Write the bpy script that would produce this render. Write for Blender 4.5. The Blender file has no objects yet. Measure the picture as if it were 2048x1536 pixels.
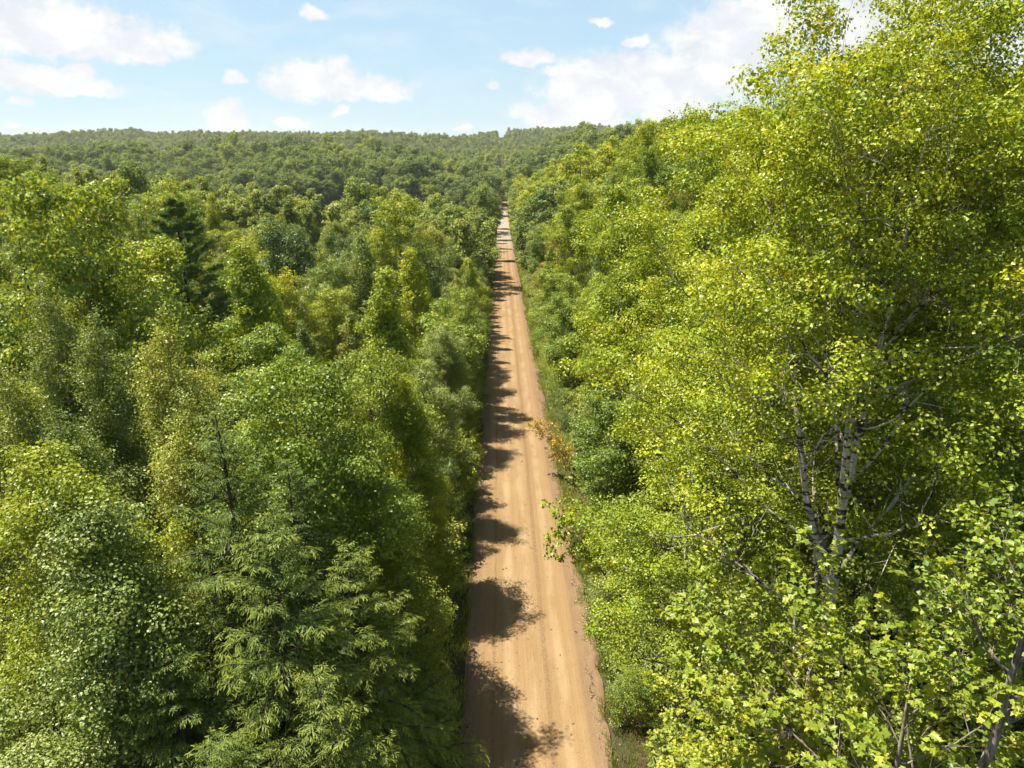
import bpy, math, time
import numpy as np
T0 = time.time()
HAZE = 0.00006
R = math.radians
sc = bpy.context.scene
col = sc.collection

# ------------------------------------------------------------------ camera, light, exposure
SUN_EL, SUN_AZ = R(64), R(-72)          # azimuth measured from +Y (down the road) towards +X
cam_d = bpy.data.cameras.new('camera')
cam = bpy.data.objects.new('camera', cam_d); col.objects.link(cam)
cam.location = (-1.08, 0, 20.5)
cam.rotation_euler = (R(90 - 18.6), 0, R(-0.85))
cam_d.sensor_fit = 'HORIZONTAL'; cam_d.sensor_width = 36.0
cam_d.lens = 36.0 * 1409 / 2048
cam_d.clip_start = 0.1; cam_d.clip_end = 20000
sc.camera = cam

vs = sc.view_settings
vs.view_transform = 'Standard'; vs.look = 'None'; vs.gamma = 1.0; vs.use_curve_mapping = False
vs.exposure = 1.87

sun_d = bpy.data.lights.new('sun', 'SUN')
sun_d.energy = 4.5; sun_d.angle = R(0.53); sun_d.color = (1.0, 0.93, 0.80)
sun = bpy.data.objects.new('sun', sun_d); col.objects.link(sun)
sun.rotation_euler = (R(90) - SUN_EL, 0, math.pi - SUN_AZ)
sun.location = (-60, 20, 90)

cy = sc.cycles
cy.max_bounces = 7; cy.diffuse_bounces = 4; cy.glossy_bounces = 1; cy.transmission_bounces = 4
cy.transparent_max_bounces = 4; cy.volume_bounces = 0
cy.caustics_reflective = False; cy.caustics_refractive = False
cy.use_adaptive_sampling = True; cy.adaptive_threshold = 0.02
cy.use_denoising = True
cy.sample_clamp_indirect = 4.0
sc.render.filter_size = 1.3


# ------------------------------------------------------------------ node helper
class NT:
    def __init__(s, tree):
        s.t = tree; tree.nodes.clear()
    def n(s, kind, props=None, **ins):
        nd = s.t.nodes.new(kind)
        for k, v in (props or {}).items():
            setattr(nd, k, v)
        for k, v in ins.items():
            key = int(k[1:]) if k[0] == 'i' and k[1:].isdigit() else k.replace('_', ' ')
            s.put(nd.inputs[key], v)
        return nd
    def put(s, sock, v):
        if isinstance(v, bpy.types.NodeSocket):
            s.t.links.new(v, sock)
        else:
            sock.default_value = v
    def m(s, op, a, b=0.0, c=None, clamp=False):
        nd = s.t.nodes.new('ShaderNodeMath'); nd.operation = op; nd.use_clamp = clamp
        s.put(nd.inputs[0], a); s.put(nd.inputs[1], b)
        if c is not None: s.put(nd.inputs[2], c)
        return nd.outputs[0]
    def vm(s, op, a, b=(0, 0, 0)):
        nd = s.t.nodes.new('ShaderNodeVectorMath'); nd.operation = op
        s.put(nd.inputs[0], a)
        if op == 'SCALE': s.put(nd.inputs['Scale'], b)
        else: s.put(nd.inputs[1], b)
        return nd.outputs[0]
    def rgb(s, fac, a, b, mode='MIX'):
        nd = s.t.nodes.new('ShaderNodeMix'); nd.data_type = 'RGBA'; nd.blend_type = mode
        s.put(nd.inputs[0], fac); s.put(nd.inputs[6], a); s.put(nd.inputs[7], b)
        return nd.outputs[2]
    def ss(s, x, lo, hi, a=0.0, b=1.0):
        nd = s.t.nodes.new('ShaderNodeMapRange'); nd.interpolation_type = 'SMOOTHSTEP'
        for i, v in enumerate((x, lo, hi, a, b)): s.put(nd.inputs[i], v)
        return nd.outputs[0]
    def noise(s, vec, scale, detail=3.0, rough=0.55, dist=0.0):
        nd = s.n('ShaderNodeTexNoise', Vector=vec, Scale=scale, Detail=detail, Roughness=rough, Distortion=dist)
        return nd.outputs[0]
    def ramp(s, fac, stops):
        nd = s.t.nodes.new('ShaderNodeValToRGB'); s.put(nd.inputs[0], fac)
        e = nd.color_ramp.elements
        while len(e) < len(stops): e.new(0.5)
        for i, (p, c) in enumerate(stops):
            e[i].position = p; e[i].color = (*c, 1)
        return nd.outputs[0]


# ------------------------------------------------------------------ sky with fair-weather clouds
world = bpy.data.worlds.new('World'); sc.world = world; world.use_nodes = True
w = NT(world.node_tree)
SKY_K = 0.057
sky = w.n('ShaderNodeTexSky', dict(sky_type='NISHITA', sun_disc=False, sun_elevation=SUN_EL,
                                   sun_rotation=SUN_AZ, altitude=300.0, air_density=1.0,
                                   dust_density=0.7, ozone_density=1.0)).outputs[0]
tc = w.n('ShaderNodeTexCoord').outputs['Generated']
sep = w.n('ShaderNodeSeparateXYZ', Vector=tc)
az = w.m('ARCTAN2', sep.outputs[0], sep.outputs[1])
el = w.m('ARCSINE', sep.outputs[2])
az = w.m('WRAP', az, 0.82, -0.82)       # the same cloud field goes round the whole horizon
uv = w.n('ShaderNodeCombineXYZ', X=az, Y=el, Z=0.0).outputs[0]
warp = w.n('ShaderNodeTexNoise', Vector=uv, Scale=11.0, Detail=5.0, Roughness=0.62).outputs['Color']
warp = w.vm('SCALE', w.vm('SUBTRACT', warp, (0.5, 0.5, 0.5)), 0.05)
uvw = w.vm('ADD', uv, warp)
sp2 = w.n('ShaderNodeSeparateXYZ', Vector=uvw)
U, V = sp2.outputs[0], sp2.outputs[1]
# (azimuth, elevation, half width, half height) of each bank, radians
CLOUDS = [(-0.515, 0.122, 0.095, 0.037), (-0.438, 0.109, 0.059, 0.023), (-0.582, 0.122, 0.054, 0.042), (-0.543, 0.069, 0.058, 0.016), (-0.486, 0.062, 0.031, 0.01), 
          (-0.503, 0.082, 0.02, 0.008), (-0.554, 0.048, 0.012, 0.005), (-0.229, 0.15, 0.018, 0.012), (-0.231, 0.077, 0.059, 0.023), (-0.166, 0.068, 0.055, 0.018), 
          (-0.262, 0.077, 0.037, 0.022), (-0.331, 0.08, 0.016, 0.01), (-0.348, 0.026, 0.025, 0.024), (-0.271, 0.034, 0.021, 0.009), (-0.207, 0.045, 0.013, 0.007), 
          (-0.421, 0.009, 0.034, 0.006), (0.035, 0.105, 0.032, 0.014), (0.071, 0.089, 0.018, 0.008), (0.124, 0.149, 0.019, 0.006), (0.175, 0.127, 0.019, 0.008), 
          (0.14, 0.064, 0.09, 0.042), (0.099, 0.031, 0.072, 0.022), (0.187, 0.079, 0.07, 0.038), (0.227, 0.057, 0.056, 0.041), (0.3, 0.124, 0.075, 0.043), 
          (0.28, 0.086, 0.07, 0.045), (0.344, 0.144, 0.067, 0.032), (0.039, 0.043, 0.03, 0.014), (-0.011, 0.078, 0.01, 0.005), (-0.048, 0.024, 0.013, 0.004), 
          (0.066, 0.015, 0.04, 0.008), (0.45, 0.128, 0.081, 0.046), (0.524, 0.133, 0.074, 0.044), (0.602, 0.089, 0.06, 0.058), (-0.57, 0.023, 0.007, 0.004)]
dens = None
for (cu, cv, ru, rv) in CLOUDS:
    ru *= 1.24; rv *= 1.28
    du = w.m('DIVIDE', w.m('SUBTRACT', U, cu), ru)
    dv = w.m('DIVIDE', w.m('SUBTRACT', V, cv), rv)
    dn = w.m('MINIMUM', w.m('MULTIPLY', dv, 1.5), 0.0)       # flatter undersides
    dp = w.m('MAXIMUM', dv, 0.0)
    q = w.m('ADD', w.m('MULTIPLY', du, du), w.m('ADD', w.m('MULTIPLY', dn, dn), w.m('MULTIPLY', dp, dp)))
    f = w.m('SUBTRACT', 1.0, q)
    dens = f if dens is None else w.m('MAXIMUM', dens, f)
dens = w.m('MAXIMUM', dens, -2.0)
fine = w.noise(uv, 42.0, 7.0, 0.66)
dens = w.m('ADD', dens, w.m('MULTIPLY', w.m('SUBTRACT', fine, 0.5), 1.9))
mask = w.ss(dens, -0.05, 0.75)
body = w.noise(w.vm('MULTIPLY', uvw, (1.0, 1.9, 1.0)), 17.0, 5.0, 0.6)
ccol = w.rgb(w.ss(body, 0.38, 0.62), (4.05, 4.15, 4.4, 1), (4.9, 4.88, 4.86, 1))
wisp = w.noise(w.vm('MULTIPLY', uvw, (1.0, 5.0, 1.0)), 5.0, 6.0, 0.6, 0.6)
wmask = w.m('MULTIPLY', w.ss(wisp, 0.42, 0.80), 0.62)
skyc = w.rgb(0.78, sky, (2.30, 3.35, 4.05, 1))
c1 = w.rgb(wmask, skyc, (3.9, 4.3, 4.55, 1))
c2 = w.rgb(w.m('MULTIPLY', mask, 0.97), c1, ccol)
bg = w.n('ShaderNodeBackground', Color=c2, Strength=SKY_K)
w.n('ShaderNodeOutputWorld', Surface=bg.outputs[0])


# ------------------------------------------------------------------ materials
def new_mat(name):
    m = bpy.data.materials.new(name); m.use_nodes = True
    return m, NT(m.node_tree)

def leaf_mat(name, stops, trans=0.42, gloss=0.05, rough=0.38, warm=(1.25, 1.12, 0.55), spread=0.55):
    m, t = new_mat(name)
    stops = [(q, (min(c[0] * 1.47, .5), c[1] * 1.46, c[2] * 1.45)) for q, c in stops]
    a = t.n('ShaderNodeAttribute', dict(attribute_name='tint')).outputs['Fac']
    oi = t.n('ShaderNodeObjectInfo').outputs['Random']
    f = t.m('ADD', a, t.m('MULTIPLY', t.m('SUBTRACT', oi, 0.5), spread), clamp=True)
    c = t.ramp(f, stops)
    d = t.n('ShaderNodeBsdfDiffuse', Color=c)
    tr = t.n('ShaderNodeBsdfTranslucent', Color=t.rgb(1.0, c, (*warm, 1), 'MULTIPLY'))
    mx = t.n('ShaderNodeMixShader', i0=trans, i1=d.outputs[0], i2=tr.outputs[0])
    g = t.n('ShaderNodeBsdfGlossy', Color=(0.9, 0.95, 0.9, 1), Roughness=rough)
    mx2 = t.n('ShaderNodeMixShader', i0=gloss, i1=mx.outputs[0], i2=g.outputs[0])
    t.n('ShaderNodeOutputMaterial', Surface=mx2.outputs[0])
    return m

L = {}
WARM = (1.38, 1.15, .35)
L['aspen'] = leaf_mat('aspen_leaf', [(0, (.066, .106, .011)), (.45, (.142, .184, .012)), (.8, (.225, .246, .014)), (1, (.275, .265, .016))], .36, .02, .42, WARM, .45)
L['sapling'] = leaf_mat('sapling_leaf', [(0, (.066, .096, .022)), (.5, (.130, .158, .030)), (1, (.215, .225, .036))], .36, .02, .42, WARM, .6)
L['maple'] = leaf_mat('maple_leaf', [(0, (.062, .102, .016)), (.5, (.132, .175, .022)), (.85, (.21, .23, .022)), (1, (.27, .26, .024))], .38, .02, .42, WARM, .6)
L['yellow'] = leaf_mat('yellowing_leaf', [(0, (.088, .125, .014)), (.5, (.165, .195, .018)), (1, (.255, .26, .022))], .38, .02, .42, WARM, .5)
L['orange'] = leaf_mat('turning_leaf', [(0, (.16, .14, .02)), (.5, (.34, .22, .03)), (1, (.50, .22, .03))], .40, .02, .42)
L['oak'] = leaf_mat('oak_leaf', [(0, (.044, .070, .020)), (.5, (.082, .112, .028)), (1, (.145, .165, .038))], .32, .025, .40, (1.25, 1.12, .5))
L['silver'] = leaf_mat('silvery_leaf', [(0, (.058, .090, .020)), (.5, (.118, .150, .032)), (1, (.195, .22, .060))], .34, .022, .42, (1.25, 1.12, .5))
L['hemlock'] = leaf_mat('hemlock_needle', [(0, (.032, .054, .012)), (.5, (.080, .110, .019)), (1, (.165, .185, .028))], .34, .012, .5, (1.25, 1.12, .5), .30)
L['pine'] = leaf_mat('pine_needle', [(0, (.052, .086, .022)), (.5, (.100, .150, .034)), (1, (.170, .210, .046))], .30, .02, .5, (1.15, 1.1, .6), .3)
L['far'] = leaf_mat('distant_leaf', [(0, (.085, .118, .030)), (.5, (.150, .182, .042)), (1, (.240, .250, .050))], .36, .012, .5, (1.25, 1.12, .5), .7)
L['fardark'] = leaf_mat('distant_dark_leaf', [(0, (.060, .088, .026)), (.5, (.105, .135, .036)), (1, (.170, .190, .046))], .32, .012, .5, (1.2, 1.12, .5), .6)
L['lime'] = leaf_mat('lime_maple_leaf', [(0, (.080, .120, .014)), (.5, (.170, .205, .018)), (1, (.27, .265, .02))], .44, .02, .42, WARM, .3)
L['bronze'] = leaf_mat('bronze_leaf', [(0, (.085, .085, .016)), (.5, (.165, .150, .024)), (1, (.28, .19, .03))], .38, .02, .42, WARM, .4)
L['grass'] = leaf_mat('grass_blade', [(0, (.085, .125, .020)), (.5, (.16, .19, .03)), (1, (.28, .25, .07))], .42, .02, .4, (1.2, 1.1, .5), 0)

def bark_mat(name, base, mark, marks=True, scale=1.0):
    m, t = new_mat(name)
    p = t.n('ShaderNodeTexCoord').outputs['Object']
    n1 = t.noise(t.vm('MULTIPLY', p, (1.1, 1.1, 6.5) if marks else (3., 3., 9.)), 1.0, 5, .65)
    n2 = t.noise(t.vm('MULTIPLY', p, (9 * scale, 9 * scale, 2 * scale)), 1.5, 5, .65)
    if marks:
        c = t.rgb(t.ss(n1, .50, .56), base, mark)
        c = t.rgb(t.m('MULTIPLY', t.ss(n2, .45, .75), .45), c, mark)
    else:
        c = t.rgb(t.ss(n2, .40, .62), base, mark)
    d = t.n('ShaderNodeBsdfDiffuse', Color=c, Roughness=.6)
    b = t.n('ShaderNodeBump', Height=t.m('ADD', n1, n2), Strength=.6, Distance=.02)
    t.t.links.new(b.outputs[0], d.inputs['Normal'])
    t.n('ShaderNodeOutputMaterial', Surface=d.outputs[0])
    return m

B = {'aspen': bark_mat('aspen_bark', (.40, .365, .31, 1), (.045, .036, .028, 1)),
     'grey': bark_mat('grey_bark', (.20, .17, .14, 1), (.075, .062, .05, 1), False),
     'dark': bark_mat('dark_bark', (.085, .066, .05, 1), (.035, .028, .022, 1), False)}


# ------------------------------------------------------------------ land form
KY = np.array([-200, -100, 0, 19, 100, 200, 320, 400, 480, 700, 880, 1010, 1200, 1600, 2000, 3000, 9000.])
KZ = np.array([10.9, 5.9, .95, 0, -4.05, -9.05, -14.6, -15.6, -15.6, -9.5, -3.5, -7.5, 8, 25, 22, 15, 0.])
_fy = np.arange(-200, 9001, 4.0); _fz = np.interp(_fy, KY, KZ)
_k = np.ones(13) / 13
_fz[8:-8] = np.convolve(_fz, _k, 'same')[8:-8]

def zroad(y): return np.interp(y, _fy, _fz)

def vnoise(x, y, s, seed=0):
    """smooth value noise, -1..1"""
    x = np.asarray(x, float) / s; y = np.asarray(y, float) / s
    xi = np.floor(x).astype(np.int64); yi = np.floor(y).astype(np.int64)
    fx = x - xi; fy = y - yi
    fx = fx * fx * (3 - 2 * fx); fy = fy * fy * (3 - 2 * fy)
    def h(a, b):
        n = (a * 374761393 + b * 668265263 + seed * 974634777) & 0xffffffff
        n = ((n ^ (n >> 13)) * 1274126177) & 0xffffffff
        return ((n ^ (n >> 16)) & 0xffff) / 32767.5 - 1
    return (h(xi, yi) * (1 - fx) + h(xi + 1, yi) * fx) * (1 - fy) + (h(xi, yi + 1) * (1 - fx) + h(xi + 1, yi + 1) * fx) * fy

def sstep(x, a, b):
    t = np.clip((x - a) / (b - a), 0, 1); return t * t * (3 - 2 * t)

def terrain(x, y):
    x = np.asarray(x, float); y = np.asarray(y, float)
    z = zroad(y)
    ax = np.abs(x)
    a = np.clip(ax - 4.0, 0, None)
    away = sstep(ax, 3.2, 12)
    verge = -0.10 * sstep(ax, 2.6, 2.9) - 0.22 * sstep(ax, 3.0, 3.7) + 0.32 * sstep(ax, 4.0, 6.0)
    right = (23 * sstep(y, 25, 150) * (1 - .62 * sstep(y, 500, 1000)) + 3) * (1 - np.exp(-a / 48))
    left = 0.9 * (1 - np.exp(-a / 20)) + 0.02 * a * (1 - sstep(y, 180, 300)) \
        + 11 * np.exp(-(((x + 230) / 150) ** 2 + ((y - 600) / 80) ** 2)) + 9 * np.exp(-(((x + 520) / 150) ** 2 + ((y - 700) / 90) ** 2)) \
        - 7 * np.exp(-(((x + 330) / 260) ** 2 + ((y - 800) / 80) ** 2)) + 5 * np.exp(-(((x + 70) / 60) ** 2 + ((y - 560) / 70) ** 2)) \
        + 18 * np.exp(-(((x + 640) / 560) ** 2 + ((y - 1270) / 240) ** 2)) \
        + 9 * np.exp(-(((x + 130) / 60) ** 2 + ((y - 130) / 60) ** 2))
    side = np.where(x > 0, right, left)
    und = (vnoise(x, y, 14, 1) * .25 + vnoise(x, y, 90, 2) * 1.4 * sstep(y, 60, 250) + vnoise(x, y, 230, 3) * 15 * sstep(y, 700, 1300) + vnoise(x, y, 120, 4) * 5 * sstep(y, 380, 520)) * away
    return z + np.where(ax < 2.6, -.08, verge - .08) + side * sstep(ax, 3.4, 9) + und


# ------------------------------------------------------------------ mesh helpers
def mesh_from(name, V, faces, mats, tint=None, fmat=None, smooth=False):
    """V (n,3); faces = list of int arrays (m,k); tint per face; fmat material index per face"""
    me = bpy.data.meshes.new(name)
    V = np.ascontiguousarray(V, np.float32)
    me.vertices.add(len(V)); me.vertices.foreach_set('co', V.ravel())
    faces = [np.asarray(f, np.int32) for f in faces if len(f)]
    nl = sum(f.size for f in faces); nf = sum(len(f) for f in faces)
    me.loops.add(nl); me.loops.foreach_set('vertex_index', np.concatenate([f.ravel() for f in faces]))
    me.polygons.add(nf)
    tot = np.concatenate([np.full(len(f), f.shape[1], np.int32) for f in faces])
    start = np.concatenate([[0], np.cumsum(tot)[:-1]]).astype(np.int32)
    me.polygons.foreach_set('loop_start', start)
    if fmat is not None: me.polygons.foreach_set('material_index', np.asarray(fmat, np.int32))
    me.polygons.foreach_set('use_smooth', np.full(nf, smooth))
    for m in mats: me.materials.append(m)
    if tint is not None:
        at = me.attributes.new('tint', 'FLOAT', 'FACE'); at.data.foreach_set('value', np.asarray(tint, np.float32))
    me.update(calc_edges=True)
    return me

def unit(v): return v / np.maximum(np.linalg.norm(v, axis=-1, keepdims=True), 1e-9)

def tubes(P, Rr, S):
    """polylines P (N,K,3), radii (N,K) -> verts, quads"""
    N, K, _ = P.shape
    T = np.gradient(P, axis=1); T = unit(T)
    ref = np.where(np.abs(T[..., 2:3]) > .9, np.array([1., 0, 0]), np.array([0, 0, 1.]))
    ref = np.broadcast_to(ref[:, :1], T.shape)
    u = unit(np.cross(T, ref)); v = np.cross(T, u)
    a = np.arange(S) * 2 * np.pi / S
    V = P[:, :, None] + Rr[:, :, None, None] * (np.cos(a)[None, None, :, None] * u[:, :, None] + np.sin(a)[None, None, :, None] * v[:, :, None])
    i = np.arange(N * K * S).reshape(N, K, S)
    q = np.stack([i[:, :-1], np.roll(i, -1, 2)[:, :-1], np.roll(i, -1, 2)[:, 1:], i[:, 1:]], -1)
    return V.reshape(-1, 3), q.reshape(-1, 4)

def join(parts):
    Vs, Fs, o = [], [], 0
    for V, F in parts:
        Vs.append(V); Fs.append(F + o); o += len(V)
    return np.concatenate(Vs), np.concatenate(Fs)

def sample(P, idx, t):
    K = P.shape[1]; s = np.clip(t, 0, .9999) * (K - 1); i = s.astype(int); f = (s - i)[:, None]
    a, b = P[idx, i], P[idx, i + 1]
    return a * (1 - f) + b * f, unit(b - a)

def sampler(Rr, idx, t):
    K = Rr.shape[1]; s = np.clip(t, 0, .9999) * (K - 1); i = s.astype(int); f = s - i
    return Rr[idx, i] * (1 - f) + Rr[idx, i + 1] * f

def grow(rng, P, Rr, n, t0, t1, ang, angsd, length, K=5, up=0., wig=.12, ratio=.55, flat=None, tip=.25, tpow=1., wt=0.):
    """n children on every polyline; length(t, idx) gives each child's length"""
    N = len(P)
    if wt:
        ln = np.linalg.norm(np.diff(P, axis=1), axis=2).sum(1) ** wt
        cnt = np.maximum(1, np.round(ln / ln.sum() * N * n)).astype(int)
    else:
        cnt = np.full(N, n)
    idx = np.repeat(np.arange(N), cnt); k = np.arange(len(idx)) - np.repeat(np.cumsum(cnt) - cnt, cnt); n = cnt[idx]
    t = t0 + (t1 - t0) * ((k + rng.random(len(k))) / n) ** tpow
    pos, tan = sample(P, idx, t)
    if flat is None:
        phi = k * 2.39996 + (rng.random(N) * 6.283)[idx] + rng.normal(0, .35, len(k))
        ref = np.where(np.abs(tan[:, 2:]) > .9, np.array([1., 0, 0]), np.array([0, 0, 1.]))
        u = unit(np.cross(tan, ref)); v = np.cross(tan, u)
        side = np.cos(phi)[:, None] * u + np.sin(phi)[:, None] * v
    else:
        u = unit(np.cross(tan, np.array([0, 0, 1.]) + rng.normal(0, .05, tan.shape)))
        side = u * np.where(k % 2 == 0, 1, -1)[:, None]; side[:, 2] += rng.normal(0, flat, len(k)); side = unit(side)
    an = np.radians(ang(t) if callable(ang) else ang) + np.radians(angsd) * rng.normal(0, 1, len(k))
    d = unit(np.cos(an)[:, None] * tan + np.sin(an)[:, None] * side)
    Ln = length(t, idx) * rng.uniform(.75, 1.2, len(k))
    st = (Ln / (K - 1))[:, None]
    pts = [pos]; p = pos
    for j in range(K - 1):
        uj = up(j / (K - 1)) if callable(up) else up
        d = unit(d + np.array([0, 0, uj / K * 2]) + rng.normal(0, wig, d.shape))
        p = p + d * st; pts.append(p)
    C = np.stack(pts, 1)
    r0 = np.minimum(sampler(Rr, idx, t) * ratio, Ln * .03 + .004)
    rr = r0[:, None] * np.linspace(1, tip, K)[None]
    return C, rr, t, idx

LEAF = {   # outline in (along, across), fold height is added across the midrib
    'quad': (np.array([[.04, 0, 0], [.42, -.47, .12], [.98, 0, -.05], [.42, .47, .12]]), np.array([[0, 1, 2], [0, 2, 3]])),
    'round': (np.array([[0, 0, 0], [.35, -.50, .10], [.98, -.22, -.02], [.98, .22, -.02], [.35, .50, .10]]),
              np.array([[0, 1, 2], [0, 2, 3], [0, 3, 4]])),
    'maple': (np.array([[0, 0, 0], [.05, -.50, .05], [.36, -.36, .03], [.66, -.52, -.06], [.70, -.24, .02], [1.05, 0, -.14],
                        [.70, .24, .02], [.66, .52, -.06], [.36, .36, .03], [.05, .50, .05]]),
              np.array([[0, 1, 2], [0, 2, 4], [2, 3, 4], [0, 4, 5], [0, 5, 6], [0, 6, 8], [6, 7, 8], [0, 8, 9]])),
    'strip': (np.array([[0, -.08, 0], [.55, -.12, -.02], [1, 0, -.12], [.55, .12, -.02]]), np.array([[0, 1, 2], [0, 2, 3]])),
    'clump': (np.array([[0, 0, 0], [.35, -.5, .16], [.85, -.3, -.05], [1.0, .25, .12], [.5, .5, -.06]]), np.array([[0, 1, 2], [0, 2, 3], [0, 3, 4]])),
}

def leaves(rng, P, n, size, kind='quad', t0=.15, t1=1., droop=.2, upn=.8, jit=.05, along=.5, tint=None, sizevar=.3, lay=1.0):
    """n leaves on every twig"""
    N = len(P); ln = np.linalg.norm(np.diff(P, axis=1), axis=2).sum(1)
    idx = np.sort(rng.choice(N, N * n, p=ln / ln.sum())); M = len(idx)
    t = t0 + (t1 - t0) * rng.random(M)
    pos, tan = sample(P, idx, t)
    pos = pos + rng.normal(0, jit, (M, 3))
    ax = unit(tan * along + rng.normal(0, .55, (M, 3)) + np.array([0, 0, -droop]))
    nr = rng.normal(0, .55 * lay, (M, 3)) + np.array([0, 0, upn])
    nr = unit(nr - (nr * ax).sum(1, keepdims=True) * ax); b = np.cross(nr, ax)
    tv, tf = LEAF[kind]
    s = size * rng.uniform(1 - sizevar, 1 + sizevar, M)
    V = pos[:, None] + s[:, None, None] * (tv[None, :, 0:1] * ax[:, None] + tv[None, :, 1:2] * b[:, None] + tv[None, :, 2:3] * nr[:, None])
    F = tf[None] + (np.arange(M) * len(tv))[:, None, None]
    base = rng.normal(.42, .14, M) + rng.normal(0, .12, N)[idx]
    if tint is not None: base = base + tint(idx, t)
    return V.reshape(-1, 3), F.reshape(-1, 3), np.repeat(np.clip(base, 0, 1), len(tf))

def clump_leaves(rng, P, n, size, rc, kind='quad', squash=.65, sizevar=.3, rough=.38):
    """a rounded tuft of n leaves about the end of every twig, leaves facing outwards"""
    N = len(P); ln = np.linalg.norm(np.diff(P, axis=1), axis=2).sum(1)
    R_ = rc * np.clip((ln / np.median(ln)) ** .45, .5, 1.5) * rng.uniform(.7, 1.3, N)
    wgt = R_ ** 2
    idx = np.sort(rng.choice(N, N * n, p=wgt / wgt.sum())); M = len(idx)
    d = rng.normal(0, 1, (M, 3)); d[:, 2] += .35; d = unit(d)
    rad = R_[idx] * rng.random(M) ** .33 * (1 + .18 * rng.normal(0, 1, M))
    c0, _ = sample(P, idx, np.where(rng.random(M) < .72, .92, rng.uniform(.45, 1, M)))
    pos = c0 + d * rad[:, None] * np.array([1, 1, squash])
    nr = unit(d * .9 + np.array([0, 0, .3]) + rng.normal(0, rough, (M, 3)))
    ax = rng.normal(0, 1, (M, 3)) + np.array([0, 0, -.5]); ax = unit(ax - (ax * nr).sum(1, keepdims=True) * nr); b = np.cross(nr, ax)
    tv, tf = LEAF[kind]
    s = size * rng.uniform(1 - sizevar, 1 + sizevar, M)
    V = pos[:, None] + s[:, None, None] * ((tv[None, :, 0:1] - .5) * ax[:, None] + tv[None, :, 1:2] * b[:, None] + tv[None, :, 2:3] * nr[:, None])
    F = tf[None] + (np.arange(M) * len(tv))[:, None, None]
    base = rng.normal(.42, .085, M) + rng.normal(0, .12, N)[idx]
    return V.reshape(-1, 3), F.reshape(-1, 3), np.repeat(np.clip(base, 0, 1), len(tf))

def trunk_line(rng, H, r, K=12, lean=(0, 0), wob=.05, low=-.4):
    z = np.linspace(low, H, K); f = np.clip(z / H, 0, 1)
    x = lean[0] * f ** 1.3 + np.cumsum(rng.normal(0, wob, K)) * (f > .02)
    y = lean[1] * f ** 1.3 + np.cumsum(rng.normal(0, wob, K)) * (f > .02)
    return np.stack([x, y, z], -1)[None], (r * (1 - f) ** .8 * .93 + r * .05 + r * .35 * np.exp(-np.clip(z, 0, 9) * 2.2))[None]


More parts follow.
